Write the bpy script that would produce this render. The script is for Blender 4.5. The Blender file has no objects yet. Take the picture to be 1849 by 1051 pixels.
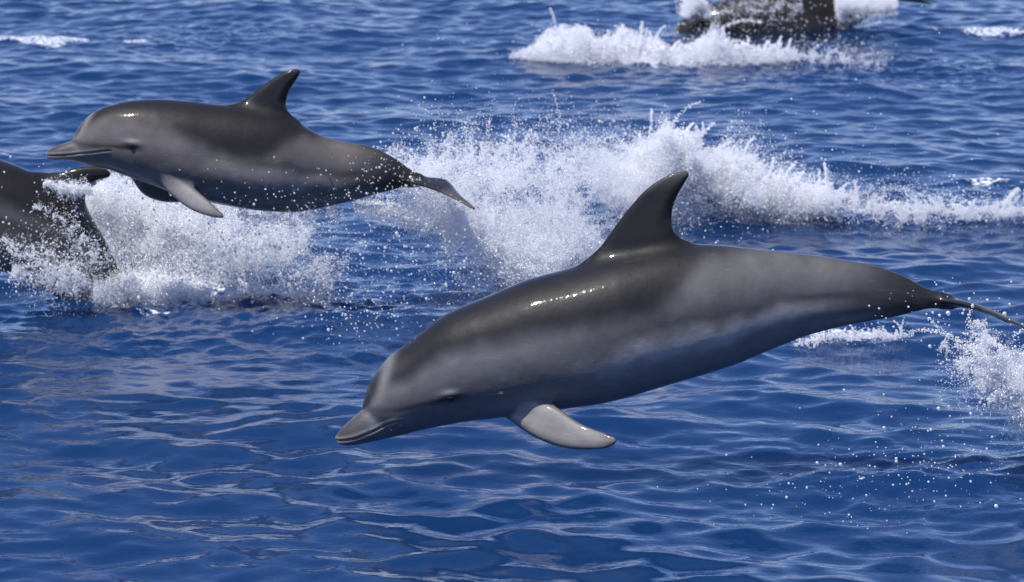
import bpy, math, random
import numpy as np
from mathutils import Vector

# ------------------------------------------------------------------ camera, sky, sun, exposure
scene = bpy.context.scene
IMG_W, IMG_H = 1849.0, 1051.0
F_PX = 6000.0                     # focal length in photograph pixels
CAM_H = 2.8                       # camera height above the mean sea level
PITCH = math.atan((IMG_H / 2 + 562.0) / F_PX)
cam_data = bpy.data.cameras.new('camera')
cam_data.sensor_width = 36.0
cam_data.lens = 36.0 * F_PX / IMG_W
cam_data.clip_start = 0.1
cam_data.clip_end = 20000.0
cam_data.dof.use_dof = True
cam_data.dof.focus_distance = 11.7
cam_data.dof.aperture_fstop = 6.0
cam = bpy.data.objects.new('camera', cam_data)
scene.collection.objects.link(cam)
cam.location = (0, 0, CAM_H)
cam.rotation_euler = (math.pi / 2 - PITCH, 0, 0)
scene.camera = cam

SUN_EL, SUN_AZ = math.radians(62), math.radians(230)   # azimuth clockwise from +Y
sun_dir = Vector((math.sin(SUN_AZ) * math.cos(SUN_EL), math.cos(SUN_AZ) * math.cos(SUN_EL), math.sin(SUN_EL)))
world = bpy.data.worlds.new('World')
scene.world = world
world.use_nodes = True
wn = world.node_tree
sky = wn.nodes.new('ShaderNodeTexSky')
sky.sky_type = 'NISHITA'
sky.sun_disc = False
sky.sun_elevation = SUN_EL
sky.sun_rotation = SUN_AZ
sky.altitude = 1000
sky.air_density = 1.0
sky.dust_density = 0.0
sky.ozone_density = 4.0
wn.nodes['Background'].inputs['Strength'].default_value = 0.1
tint = wn.nodes.new('ShaderNodeMix')
tint.data_type = 'RGBA'; tint.blend_type = 'MULTIPLY'
tint.inputs[0].default_value = 1.0
tint.inputs[7].default_value = (0.98, 0.93, 1.17, 1)      # the camera's cool white balance
wn.links.new(sky.outputs[0], tint.inputs[6])
wn.links.new(tint.outputs[2], wn.nodes['Background'].inputs['Color'])
sd = bpy.data.lights.new('sun', 'SUN')
sd.energy = 4.8
sd.angle = math.radians(0.55)
sd.color = (1.0, 0.95, 0.88)
so = bpy.data.objects.new('sun', sd)
scene.collection.objects.link(so)
so.rotation_euler = sun_dir.to_track_quat('Z', 'Y').to_euler()
so.location = (0, 0, 30)
scene.view_settings.view_transform = 'Standard'
scene.view_settings.look = 'None'
scene.view_settings.exposure = 0.38
scene.view_settings.gamma = 1.0
scene.cycles.use_denoising = True
scene.cycles.denoiser = 'OPENIMAGEDENOISE'
scene.cycles.max_bounces = 12
scene.cycles.caustics_reflective = False
scene.cycles.sample_clamp_indirect = 1.2
scene.cycles.caustics_refractive = False
scene.cycles.diffuse_bounces = 10

RNG = np.random.default_rng(11)


# ------------------------------------------------------------------ helpers
def ray(px, py):
    dx, dy = (px - IMG_W / 2) / F_PX, (IMG_H / 2 - py) / F_PX
    sp, cp = math.sin(PITCH), math.cos(PITCH)
    return np.array([dx, cp + dy * sp, -sp + dy * cp])


def at(px, py, Y):
    """the point at distance Y (a vertical plane) that the photograph shows at px, py"""
    d = ray(px, py)
    t = Y / d[1]
    return np.array([d[0] * t, Y, CAM_H + d[2] * t])


def sea_at(px, py):
    d = ray(px, py)
    t = -CAM_H / d[2]
    return np.array([d[0] * t, d[1] * t, 0.0])


def smoothstep(x, a, b):
    t = np.clip((x - a) / (b - a), 0, 1)
    return t * t * (3 - 2 * t)


def mesh_from_arrays(name, co, quads):
    me = bpy.data.meshes.new(name)
    n, q = len(co), len(quads)
    me.vertices.add(n)
    me.vertices.foreach_set('co', np.ascontiguousarray(co, dtype=np.float32).ravel())
    if q:
        k = quads.shape[1]
        me.loops.add(q * k)
        me.loops.foreach_set('vertex_index', np.ascontiguousarray(quads, dtype=np.int32).ravel())
        me.polygons.add(q)
        me.polygons.foreach_set('loop_start', np.arange(0, q * k, k, dtype=np.int32))
        me.polygons.foreach_set('use_smooth', np.ones(q, dtype=bool))
    me.update(calc_edges=True)
    return me


def new_mat(name):
    m = bpy.data.materials.new(name)
    m.use_nodes = True
    nt = m.node_tree
    return m, nt, nt.nodes['Principled BSDF'], nt.nodes['Material Output']


def tag(o, label=None, category=None, group=None, kind=None):
    if label: o['label'] = label
    if category: o['category'] = category
    if group: o['group'] = group
    if kind: o['kind'] = kind
    return o


# value noise on arrays, for geometry
def vnoise(x, y, seed=0):
    xi, yi = np.floor(x).astype(np.int64), np.floor(y).astype(np.int64)
    fx, fy = x - xi, y - yi
    fx, fy = fx * fx * (3 - 2 * fx), fy * fy * (3 - 2 * fy)

    def h(i, j):
        n = (i * 374761393 + j * 668265263 + seed * 974711) & 0xffffffff
        n = ((n ^ (n >> 13)) * 1274126177) & 0xffffffff
        return ((n ^ (n >> 16)) & 0xffff) / 65535.0
    return (h(xi, yi) * (1 - fx) + h(xi + 1, yi) * fx) * (1 - fy) + (h(xi, yi + 1) * (1 - fx) + h(xi + 1, yi + 1) * fx) * fy


def fbm(x, y, seed=0, octaves=4):
    s, a, t = 0.0, 0.5, 0.0
    for i in range(octaves):
        s = s + a * vnoise(x * 2 ** i + 17.3 * i, y * 2 ** i - 9.1 * i, seed + i)
        t += a
        a *= 0.55
    return s / t


# ------------------------------------------------------------------ the sea
def wave_set():
    """directional wind sea: ripples of a hand's width up to a three-metre chop"""
    rs = np.random.default_rng(5)
    out = []
    n = 190
    for i in range(n):
        u = (i + rs.random()) / n
        lam = 0.085 * (5.5 / 0.085) ** u
        th = rs.normal(0, 0.62)
        if lam < 0.5:
            th = rs.normal(0, 0.85)
        th += math.radians(-100)
        # slope carried per component, strongest in the 0.25 - 1 m band
        l = math.log(lam / 0.27)
        s = math.exp(-0.5 * (l / 0.9) ** 2) + 0.40 * math.exp(-0.5 * (math.log(lam / 2.6) / 0.5) ** 2)
        out.append((lam, th, s, rs.random() * 2 * math.pi))
    tot = math.sqrt(sum(o[2] ** 2 for o in out) / 2)
    return [(l, t, s * SEA_SLOPE / tot, p) for l, t, s, p in out]


SEA_SLOPE = 0.14
WAVES = wave_set()


def axis_points(segments):
    """segments: (start, stop, spacing at start, spacing at stop)"""
    pts = []
    for a, b, s0, s1 in segments:
        x = a
        while x < b - 1e-6:
            pts.append(x)
            t = (x - a) / (b - a)
            x += s0 * (s1 / s0) ** t
    pts.append(segments[-1][1])
    return np.array(pts)


def grow(x0, step, limit, k=1.25):
    out = []
    x = x0
    while x < limit:
        x += step
        step *= k
        out.append(x)
    return out


def build_sea():
    xs = axis_points([(-6.4, 6.4, 0.019, 0.019)])
    far = np.array(grow(6.4, 0.024, 9000, 1.12))
    xs = np.concatenate([-far[::-1], xs, far])
    ys = axis_points([(8.6, 34.0, 0.0135, 0.030)])
    ys = np.concatenate([-np.array(grow(-8.6, 0.02, 4000, 1.12))[::-1], ys, np.array(grow(34.0, 0.034, 12000, 1.12))])
    X, Y = np.meshgrid(xs.astype(np.float32), ys.astype(np.float32))
    sx = np.gradient(xs).astype(np.float32)[None, :]
    sy = np.gradient(ys).astype(np.float32)[:, None]
    sp = np.maximum(sx, sy)
    DX, DY, DZ = np.zeros_like(X), np.zeros_like(X), np.zeros_like(X)
    gust = (0.72 + 0.56 * fbm(X * 0.45, Y * 0.30, 3, 3)).astype(np.float32)      # patches of rougher and smoother water
    core = (np.abs(xs) < 14), (ys > 3) & (ys < 60)
    ix, iy = np.where(core[0])[0], np.where(core[1])[0]
    for lam, th, s, ph in WAVES:
        k = 2 * math.pi / lam
        A = s / k
        fade = np.clip((lam / (3.0 * sp)) - 1.0, 0, 1).astype(np.float32)
        cols = np.where(fade.max(axis=0) > 0)[0]
        rows = np.where(fade.max(axis=1) > 0)[0]
        if not len(cols) or not len(rows):
            continue
        c0, c1, r0, r1 = cols[0], cols[-1] + 1, rows[0], rows[-1] + 1
        cx, cy = math.cos(th), math.sin(th)
        P = (k * (cx * X[r0:r1, c0:c1] + cy * Y[r0:r1, c0:c1]) + ph).astype(np.float32)
        a = A * fade[r0:r1, c0:c1]
        if lam < 1.2:
            a = a * gust[r0:r1, c0:c1]
        S = np.sin(P) * a
        DZ[r0:r1, c0:c1] += np.cos(P) * a
        DX[r0:r1, c0:c1] -= 0.85 * cx * S
        DY[r0:r1, c0:c1] -= 0.85 * cy * S
    return xs, ys, X, Y, DX, DY, DZ


xs, ys, X, Y, DX, DY, DZ = build_sea()
# small rough chop where spray rains back on the water: (centre, radius across, radius along the view, strength)
ROUGH = [(sea_at(600, 575), 0.75, 0.9, 0.012), (sea_at(1650, 860), 0.75, 0.55, 0.010), (sea_at(1640, 400), 1.1, 0.6, 0.014),
         (sea_at(950, 480), 1.0, 0.9, 0.010), (sea_at(300, 552), 0.8, 0.5, 0.012), (sea_at(210, 600), 0.42, 0.75, 0.010), (sea_at(1560, 130), 1.3, 1.6, 0.014),
         (sea_at(1150, 108), 1.1, 0.9, 0.014), (sea_at(350, 70), 1.0, 1.5, 0.010), (sea_at(1480, 612), 0.5, 0.3, 0.008)]
rough = np.zeros_like(X)
for c, rx, ry, s in ROUGH:
    rough += s * np.exp(-(((X - c[0]) / rx) ** 2 + ((Y - c[1]) / ry) ** 2) * 1.3)
DZ += rough * (2 * fbm(X * 14, Y * 11, 40, 3) - 1) * 1.7
# foam lying on the water (a mask with its own torn shape): (centre, rx, ry, strength)
FOAM = [(sea_at(1165, 110), 0.95, 0.55, 1.0), (sea_at(1330, 108), 0.6, 0.4, 0.8), (sea_at(90, 77), 0.62, 0.5, 1.0), (sea_at(240, 72), 0.35, 0.4, 0.7), (sea_at(1330, 385), 0.9, 0.45, 0.95),
        (sea_at(1560, 372), 0.6, 0.3, 0.7), (sea_at(310, 530), 0.45, 0.55, 1.0), (sea_at(1000, 485), 0.6, 0.5, 0.9), (sea_at(1800, 58), 0.55, 0.5, 0.8),
        (sea_at(1545, 604), 0.24, 0.20, 0.9), (sea_at(1660, 860), 0.5, 0.25, 0.42), (sea_at(590, 603), 0.16, 0.12, 0.55), (sea_at(1800, 325), 0.6, 0.4, 0.5),
        (sea_at(660, 420), 0.5, 0.9, 0.5), (sea_at(1480, 25), 1.0, 1.2, 0.9)]
foam = np.zeros_like(X)
for c, rx, ry, s in FOAM:
    foam = np.maximum(foam, s * np.exp(-(((X - c[0]) / rx) ** 2 + ((Y - c[1]) / ry) ** 2) * 1.2))
foam_n = fbm(X * 5.5, Y * 4.0, 60, 4)
foam_v = smoothstep(foam * 1.25 + (foam_n - 0.5) * 1.5, 0.55, 0.95) * (foam > 0.05)
DZ += foam_v * 0.012 * fbm(X * 18, Y * 18, 70, 2)

co = np.stack([X + DX, Y + DY, DZ], axis=-1).reshape(-1, 3)
ny, nx = X.shape
I = np.arange(ny * nx).reshape(ny, nx)
quads = np.stack([I[:-1, :-1], I[:-1, 1:], I[1:, 1:], I[1:, :-1]], axis=-1).reshape(-1, 4)
sea_me = mesh_from_arrays('sea', co, quads)
att = sea_me.attributes.new('foam', 'FLOAT', 'POINT')
att.data.foreach_set('value', foam_v.astype(np.float32).ravel())
att = sea_me.attributes.new('rough', 'FLOAT', 'POINT')
att.data.foreach_set('value', np.clip(rough / 0.014, 0, 1).astype(np.float32).ravel())
sea = bpy.data.objects.new('sea', sea_me)
scene.collection.objects.link(sea)
tag(sea, 'deep blue open sea with short wind ripples', 'sea', kind='structure')


def sea_height(x, y):
    ix = np.clip(np.searchsorted(xs, x), 1, len(xs) - 1)
    iy = np.clip(np.searchsorted(ys, y), 1, len(ys) - 1)
    return DZ[iy, ix]


WATER_BLUE = (0.0050, 0.0255, 0.090, 1)
m, nt, bsdf, out = new_mat('sea_water')
bsdf.inputs['Roughness'].default_value = 0.07
bsdf.inputs['IOR'].default_value = 1.333
tc = nt.nodes.new('ShaderNodeTexCoord')
mp = nt.nodes.new('ShaderNodeMapping')
mp.inputs['Scale'].default_value = (1.0, 1.0, 1.0)
nt.links.new(tc.outputs['Object'], mp.inputs['Vector'])
n1 = nt.nodes.new('ShaderNodeTexNoise')
n1.inputs['Scale'].default_value = 13.0
n1.inputs['Detail'].default_value = 3.0
n1.inputs['Roughness'].default_value = 0.5
nt.links.new(mp.outputs[0], n1.inputs['Vector'])
ra = nt.nodes.new('ShaderNodeAttribute')
ra.attribute_name = 'rough'
mr = nt.nodes.new('ShaderNodeMapRange')
mr.inputs['To Min'].default_value = 0.20
mr.inputs['To Max'].default_value = 0.55
nt.links.new(ra.outputs['Fac'], mr.inputs['Value'])
bp = nt.nodes.new('ShaderNodeBump')
bp.inputs['Distance'].default_value = 0.02
nt.links.new(mr.outputs[0], bp.inputs['Strength'])
nt.links.new(n1.outputs['Fac'], bp.inputs['Height'])
nt.links.new(bp.outputs[0], bsdf.inputs['Normal'])
# foam lying on the water
# most of the colour comes from the deep water seen through the surface, a little from plankton and bubbles near it
fres = nt.nodes.new('ShaderNodeFresnel')
fres.inputs['IOR'].default_value = 1.333
nt.links.new(bp.outputs[0], fres.inputs['Normal'])
glo = nt.nodes.new('ShaderNodeBsdfGlossy')
glo.inputs['Roughness'].default_value = 0.07
glo.inputs['Color'].default_value = (1, 1, 1, 1)
nt.links.new(bp.outputs[0], glo.inputs['Normal'])
near_d = nt.nodes.new('ShaderNodeBsdfDiffuse')
near_d.inputs['Color'].default_value = WATER_BLUE
clear = nt.nodes.new('ShaderNodeBsdfTransparent')
body_mx = nt.nodes.new('ShaderNodeMixShader')
# water full of bubbles under the splashes is less clear
cl = nt.nodes.new('ShaderNodeMapRange')
cl.inputs['To Min'].default_value = 0.72
cl.inputs['To Max'].default_value = 0.06
nt.links.new(ra.outputs['Fac'], cl.inputs['Value'])
nt.links.new(cl.outputs[0], body_mx.inputs[0])
nt.links.new(near_d.outputs[0], body_mx.inputs[1])
nt.links.new(clear.outputs[0], body_mx.inputs[2])
water_mx = nt.nodes.new('ShaderNodeMixShader')
nt.links.new(fres.outputs[0], water_mx.inputs[0])
nt.links.new(body_mx.outputs[0], water_mx.inputs[1])
nt.links.new(glo.outputs[0], water_mx.inputs[2])
fa = nt.nodes.new('ShaderNodeAttribute')
fa.attribute_name = 'foam'
fn = nt.nodes.new('ShaderNodeTexNoise')
fn.inputs['Scale'].default_value = 38.0
fn.inputs['Detail'].default_value = 4.0
nt.links.new(tc.outputs['Object'], fn.inputs['Vector'])
mul = nt.nodes.new('ShaderNodeMath'); mul.operation = 'MULTIPLY_ADD'
nt.links.new(fa.outputs['Fac'], mul.inputs[0]); mul.inputs[1].default_value = 1.1
sub = nt.nodes.new('ShaderNodeMath'); sub.operation = 'SUBTRACT'
fm = nt.nodes.new('ShaderNodeMath'); fm.operation = 'MULTIPLY'; fm.inputs[1].default_value = 2.6
nt.links.new(fn.outputs['Fac'], fm.inputs[0])
nt.links.new(fm.outputs[0], sub.inputs[0]); sub.inputs[1].default_value = 1.95
nt.links.new(sub.outputs[0], mul.inputs[2])
rp = nt.nodes.new('ShaderNodeMapRange')
rp.inputs['From Min'].default_value = 0.15
rp.inputs['From Max'].default_value = 0.75
nt.links.new(mul.outputs[0], rp.inputs['Value'])
fb = nt.nodes.new('ShaderNodeBsdfDiffuse')
fb.inputs['Color'].default_value = (0.62, 0.66, 0.74, 1)
mx = nt.nodes.new('ShaderNodeMixShader')
nt.links.new(rp.outputs[0], mx.inputs[0])
nt.links.new(water_mx.outputs[0], mx.inputs[1])
nt.nodes.remove(bsdf)
nt.links.new(fb.outputs[0], mx.inputs[2])
nt.links.new(mx.outputs[0], out.inputs['Surface'])
sea_me.materials.append(m)
# the blue depths under the clear surface
dm, dnt, db, do = new_mat('deep_blue_water')
db.inputs['Base Color'].default_value = (0.0075, 0.040, 0.140, 1)
db.inputs['Roughness'].default_value = 1.0
db.inputs['Specular IOR Level'].default_value = 0.0
dz = -7.0
deep_me = mesh_from_arrays('deep_water', np.array([(-9000, -4000, dz), (9000, -4000, dz), (9000, 12000, dz), (-9000, 12000, dz)], float), np.array([[0, 1, 2, 3]]))
deep_me.materials.append(dm)
deep = bpy.data.objects.new('deep_water', deep_me)
scene.collection.objects.link(deep)
tag(deep, 'dark blue depths of the sea', 'sea', kind='structure')


# ------------------------------------------------------------------ dolphins
def pchip(xk, yk, x):
    xk, yk = np.asarray(xk, float), np.asarray(yk, float)
    h = np.diff(xk)
    d = np.diff(yk) / h
    mm = np.zeros_like(xk)
    w1, w2 = 2 * h[1:] + h[:-1], h[1:] + 2 * h[:-1]
    ok = d[:-1] * d[1:] > 0
    dd = np.where(ok, (w1 + w2) / (w1 / np.where(ok, d[:-1], 1) + w2 / np.where(ok, d[1:], 1)), 0)
    mm[1:-1] = dd
    mm[0], mm[-1] = d[0], d[-1]
    i = np.clip(np.searchsorted(xk, x) - 1, 0, len(h) - 1)
    t = np.clip((x - xk[i]) / h[i], 0, 1)
    return ((1 + 2 * t) * (1 - t) ** 2 * yk[i] + t * (1 - t) ** 2 * h[i] * mm[i]
            + t * t * (3 - 2 * t) * yk[i + 1] + t * t * (t - 1) * h[i] * mm[i + 1])


def smin(a, b, k):
    h = np.maximum(k - np.abs(a - b), 0) / k
    return np.minimum(a, b) - h * h * k * 0.25


def poly_inside(px, py, poly):
    """inside distance (positive inside) of points to a closed polygon"""
    d2 = np.full(px.shape, 1e9, dtype=np.float64)
    ins = np.zeros(px.shape, dtype=bool)
    n = len(poly)
    for i in range(n):
        ax, ay = poly[i]
        bx, by = poly[(i + 1) % n]
        ex, ey = bx - ax, by - ay
        t = np.clip(((px - ax) * ex + (py - ay) * ey) / (ex * ex + ey * ey + 1e-12), 0, 1)
        d2 = np.minimum(d2, (px - ax - t * ex) ** 2 + (py - ay - t * ey) ** 2)
        c = ((ay > py) != (by > py))
        xin = ax + (py - ay) * ex / (ey if abs(ey) > 1e-12 else 1e-12)
        ins ^= c & (px < xin)
    d = np.sqrt(d2)
    return np.where(ins, d, -d)


def round_poly(poly, n=3):
    """corner cutting, so a traced outline has no kinks"""
    p = np.asarray(poly, float)
    for _ in range(n):
        q = np.roll(p, -1, axis=0)
        p = np.stack([0.75 * p + 0.25 * q, 0.25 * p + 0.75 * q], axis=1).reshape(-1, 2)
    return p


class Curve:
    """a smooth outline b(a) from traced points"""
    def __init__(self, pts, s_front=0.006, s_back=0.025, front=0.35):
        pts = np.asarray(sorted(map(tuple, pts)))
        keep = np.concatenate([[True], np.diff(pts[:, 0]) > 1e-4])
        pts = pts[keep]
        self.a0, self.a1 = pts[0, 0], pts[-1, 0]
        g = np.linspace(self.a0, self.a1, 1400)
        v = pchip(pts[:, 0], pts[:, 1], g)
        st = g[1] - g[0]

        def blur(v, s):
            r = int(4 * s / st) + 1
            ker = np.exp(-0.5 * (np.arange(-r, r + 1) * st / s) ** 2)
            ker /= ker.sum()
            e = np.concatenate([2 * v[0] - v[r:0:-1], v, 2 * v[-1] - v[-2:-r - 2:-1]])
            return np.convolve(e, ker, 'valid')
        w = smoothstep(g, self.a0 + 0.5 * front, self.a0 + front)
        ends = smoothstep(g, self.a0, self.a0 + 0.02)
        self.v = (1 - ends) * v + ends * ((1 - w) * blur(v, s_front) + w * blur(v, s_back))
        self.g = g

    def __call__(self, a):
        return np.interp(a, self.g, self.v)


class Dolphin:
    def __init__(self, spec, depth, axis, cell=0.006):
        """spec holds outlines traced in photograph pixels; depth is the distance of the animal's middle plane"""
        self.depth = depth
        p0, p1 = (at(x, y, depth) for x, y in axis)
        self.o = np.array([p0[0], p0[2]])
        d = np.array([p1[0] - p0[0], p1[2] - p0[2]])
        self.L = np.linalg.norm(d)
        self.u = d / self.L
        self.v = np.array([-self.u[1], self.u[0]])
        self.s = spec
        T = self.to_local
        self.top, self.bot = Curve(T(spec['top'])), Curve(T(spec['bot']))
        self.btop, self.bbot = Curve(T(spec['beak_top']), 0.004, 0.004), Curve(T(spec['beak_bot']), 0.004, 0.004)
        self.gape = T(spec['gape'])
        self.eye = T([spec['eye']])[0]
        self.hole = T([spec['blowhole']])[0]
        self.wk = spec['width']
        self.fin = round_poly(T(spec['fin']))
        self.fin_lo, self.fin_hi = self.fin.min(axis=0), self.fin.max(axis=0)
        self.flip = round_poly(T(spec['flipper']))
        self.flip_far = round_poly(T(spec.get('flipper_far', spec['flipper'])))
        self.flip_root = T([spec['flip_root']])[0]
        self.flip_tip = T([spec['flip_tip']])[0]
        self.flip_c = spec['flip_c']            # lateral offset at root and tip
        self.fluke_root = T([spec['fluke_root']])[0]
        self.fluke_tip = T([spec['fluke_tip']])[0]
        self.tilt = spec.get('fluke_tilt', 0.0)
        self.tilt_far = spec.get('fluke_tilt_far', self.tilt)
        self.span = spec.get('fluke_span', 0.27)
        self.cell = cell

    def to_local(self, pts):
        w = np.array([at(x, y, self.depth) for x, y in pts])[:, [0, 2]] - self.o
        return np.stack([w @ self.u, w @ self.v], axis=1)

    def to_world(self, P):
        xz = self.o + P[:, :1] * self.u + P[:, 1:2] * self.v
        return np.stack([xz[:, 0], self.depth - P[:, 2], xz[:, 1]], axis=1)

    def loft(self, a, b, c, top, bot, wratio, power=2.0):
        a0, a1 = max(top.a0, bot.a0), min(top.a1, bot.a1)
        ac = np.clip(a, a0, a1)
        t, l = top(ac), bot(ac)
        mid, h = 0.5 * (t + l), np.maximum(0.5 * (t - l), 0.0025)
        w = h * wratio(ac)
        rho = ((np.abs(c) / w) ** power + (np.abs(b - mid) / h) ** power) ** (1 / power)
        f = (rho - 1) * np.minimum(w, h)
        over = np.maximum(a0 - a, 0) + np.maximum(a - a1, 0)
        return np.where(over > 0, np.sqrt(np.maximum(f, 0) ** 2 + over ** 2) + np.minimum(f, 0) * 0, f)

    def f_fin(self, a, b, c):
        D = poly_inside(a, b, self.fin)
        up = np.clip((b - self.fin_lo[1]) / (self.fin_hi[1] - self.fin_lo[1]), 0, 1)
        tm = 0.030 * (1 - up) + 0.010
        x = np.clip(D / (tm * 2.6), 0, 1)
        t = tm * np.sqrt(1 - (1 - x) ** 2) + 0.0015
        return np.where(D > 0, np.abs(c) - t, np.sqrt(D * D + c * c) - 0.0015)

    def f_flip(self, a, b, c):
        d = self.flip_tip - self.flip_root
        ln = np.linalg.norm(d)
        d = d / ln
        s = ((a - self.flip_root[0]) * d[0] + (b - self.flip_root[1]) * d[1]) / ln
        c0 = self.flip_c[0] + (self.flip_c[1] - self.flip_c[0]) * s
        slope = (self.flip_c[1] - self.flip_c[0]) / ln
        n = (np.abs(c) - c0) / math.sqrt(1 + slope * slope)
        D = np.empty_like(a)
        nr = c > 0
        D[nr] = poly_inside(a[nr], b[nr], self.flip)
        D[~nr] = poly_inside(a[~nr], b[~nr], self.flip_far)
        tm = 0.021 * (1 - np.clip(s, 0, 1)) + 0.008
        x = np.clip(D / 0.04, 0, 1)
        t = tm * np.sqrt(1 - (1 - x) ** 2) + 0.0015
        return np.where(D > 0, np.abs(n) - t, np.sqrt(D * D + n * n) - 0.0015)

    def fluke_poly(self):
        la = self.fluke_tip[0] - self.fluke_root[0]
        S = self.span
        k = la
        half = [(-0.10 * k, 0.0), (-0.02 * k, 0.10 * S), (0.20 * k, 0.34 * S), (0.52 * k, 0.66 * S), (0.84 * k, 0.92 * S), (1.0 * k, 1.0 * S),
                (0.93 * k, 0.86 * S), (0.76 * k, 0.58 * S), (0.66 * k, 0.30 * S), (0.62 * k, 0.10 * S), (0.56 * k, 0.0)]
        p = half + [(x, -y) for x, y in half[-2:0:-1]]
        return round_poly(p, 2)

    def f_fluke(self, a, b, c):
        la = self.fluke_tip[0] - self.fluke_root[0]
        sl = (self.fluke_tip[1] - self.fluke_root[1]) / la
        x = a - self.fluke_root[0]
        b0 = self.fluke_root[1] + sl * np.clip(x, -0.05, 1) + 0.02 * np.sin(np.clip(x / la, 0, 1) * math.pi) - np.where(c > 0, self.tilt, self.tilt_far) * c + self.tilt * self.span * np.clip(x / la, 0, 1)
        n = (b - b0) / math.sqrt(1 + sl * sl + self.tilt ** 2)
        if not hasattr(self, '_fp'):
            self._fp = self.fluke_poly()
        D = poly_inside(x, c, self._fp)
        tm = 0.006 * (1 - np.clip(np.abs(c) / self.span, 0, 1)) + 0.006
        y = np.clip(D / 0.035, 0, 1)
        t = tm * np.sqrt(1 - (1 - y) ** 2) + 0.0018
        return np.where(D > 0, np.abs(n) - t, np.sqrt(D * D + n * n) - 0.0018)

    def parts(self, a, b, c):
        wr = lambda q: np.interp(q / self.L, self.wk[0], self.wk[1])
        body = self.loft(a, b, c, self.top, self.bot, wr, 2.08)
        bw = lambda q: np.interp((q - self.btop.a0) / (self.btop.a1 - self.btop.a0), [0, 0.1, 0.5, 1.0], [1.5, 1.35, 1.05, 0.95])
        beak = self.loft(a, b, c, self.btop, self.bbot, bw, 2.2)
        f = smin(body, beak, 0.012)
        # groove of the closed mouth
        ga = self.gape[:, 0]
        gb = np.interp(a, ga, self.gape[:, 1])
        inside = smoothstep(a, ga[0] - 0.02, ga[0] - 0.005) * (1 - smoothstep(a, ga[-1] - 0.03, ga[-1] + 0.005))
        f = f + 0.0055 * inside * np.exp(-((b - gb) / 0.0036) ** 2) - 0.0022 * inside * (np.exp(-((b - gb - 0.009) / 0.005) ** 2) + np.exp(-((b - gb + 0.009) / 0.005) ** 2))
        # eyelids bulge a little round the eye, a shallow dent under them
        ex, ey = a - self.eye[0], b - self.eye[1]
        f = f - 0.007 * np.exp(-((ex / 0.034) ** 2 + ((ey - 0.008) / 0.016) ** 2)) + 0.002 * np.exp(-((ex / 0.05) ** 2 + ((ey + 0.020) / 0.012) ** 2))
        # blowhole: a small crescent pit
        hx, hy = a - self.hole[0], b - self.hole[1]
        f = f + 0.008 * np.exp(-((hx / 0.009) ** 2 + (c / 0.02) ** 2 + (hy / 0.03) ** 2))
        return f

    def field(self, P, parts=False):
        a, b, c = P[..., 0].astype(np.float64), P[..., 1].astype(np.float64), P[..., 2].astype(np.float64)
        body = self.parts(a, b, c)
        fs = []
        pad = 0.06
        both = np.concatenate([self.flip, self.flip_far])
        flo, fhi = both.min(axis=0) - pad, both.max(axis=0) + pad
        cm = max(self.flip_c) + 0.08
        la0, la1 = self.fluke_root[0] - 0.08, self.fluke_tip[0] + pad
        for fn, msk in ((self.f_fin, (a > self.fin_lo[0] - pad) & (a < self.fin_hi[0] + pad) & (b > self.fin_lo[1] - pad) & (b < self.fin_hi[1] + pad) & (np.abs(c) < 0.10)),
                        (self.f_flip, (a > flo[0]) & (a < fhi[0]) & (b > flo[1]) & (b < fhi[1]) & (np.abs(c) > 0.02) & (np.abs(c) < cm)),
                        (self.f_fluke, (a > la0) & (a < la1) & (np.abs(c) < self.span + pad))):
            g = np.full(a.shape, 0.2)
            if msk.any():
                g[msk] = fn(a[msk], b[msk], c[msk])
            fs.append(g)
        f = smin(body, fs[0], 0.045)
        f = smin(f, fs[1], 0.03)
        f = smin(f, fs[2], 0.05)
        return (f, body, fs) if parts else f

    def polygonise(self):
        h = self.cell
        lo = np.array([min(self.btop.a0, 0) - 0.03, min(self.bot.v.min(), self.flip[:, 1].min(), self.flip_far[:, 1].min(), self.fluke_tip[1] - abs(self.tilt) * 0.4) - 0.04, -max(self.span, max(self.flip_c)) - 0.04])
        hi = np.array([self.fluke_tip[0] + 0.04, max(self.fin_hi[1], self.top.v.max()) + 0.04, max(self.span, max(self.flip_c)) + 0.04])
        hi[1] = max(hi[1], self.fluke_root[1] + abs(self.tilt) * 0.4 + 0.04)
        n = np.ceil((hi - lo) / h).astype(int) + 1
        ax = [lo[i] + h * np.arange(n[i]) for i in range(3)]
        V = np.empty(n, dtype=np.float32)
        for i in range(0, n[0], 40):
            A, B, C = np.meshgrid(ax[0][i:i + 40], ax[1], ax[2], indexing='ij')
            V[i:i + 40] = self.field(np.stack([A, B, C], -1))
        s = V < 0
        cnt = np.zeros(n - 1, dtype=np.int8)
        for dx in (0, 1):
            for dy in (0, 1):
                for dz in (0, 1):
                    cnt += s[dx:n[0] - 1 + dx, dy:n[1] - 1 + dy, dz:n[2] - 1 + dz]
        act = (cnt > 0) & (cnt < 8)
        idx = np.full(n - 1, -1, dtype=np.int64)
        cells = np.argwhere(act)
        idx[act] = np.arange(len(cells))
        P = np.zeros((len(cells), 3))
        K = np.zeros(len(cells))
        corner = lambda d: V[cells[:, 0] + d[0], cells[:, 1] + d[1], cells[:, 2] + d[2]]
        for axis_ in range(3):
            o1, o2 = [i for i in range(3) if i != axis_]
            for q in (0, 1):
                for r in (0, 1):
                    d0 = [0, 0, 0]; d0[o1] = q; d0[o2] = r
                    d1 = list(d0); d1[axis_] = 1
                    v0, v1 = corner(d0), corner(d1)
                    x = (v0 < 0) != (v1 < 0)
                    t = np.where(x, v0 / np.where(x, v0 - v1, 1), 0)
                    pt = np.tile(np.array(d0, float), (len(cells), 1))
                    pt[:, axis_] = t
                    P += pt * x[:, None]
                    K += x
        P = lo + h * (cells + P / K[:, None])
        quads = []
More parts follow.
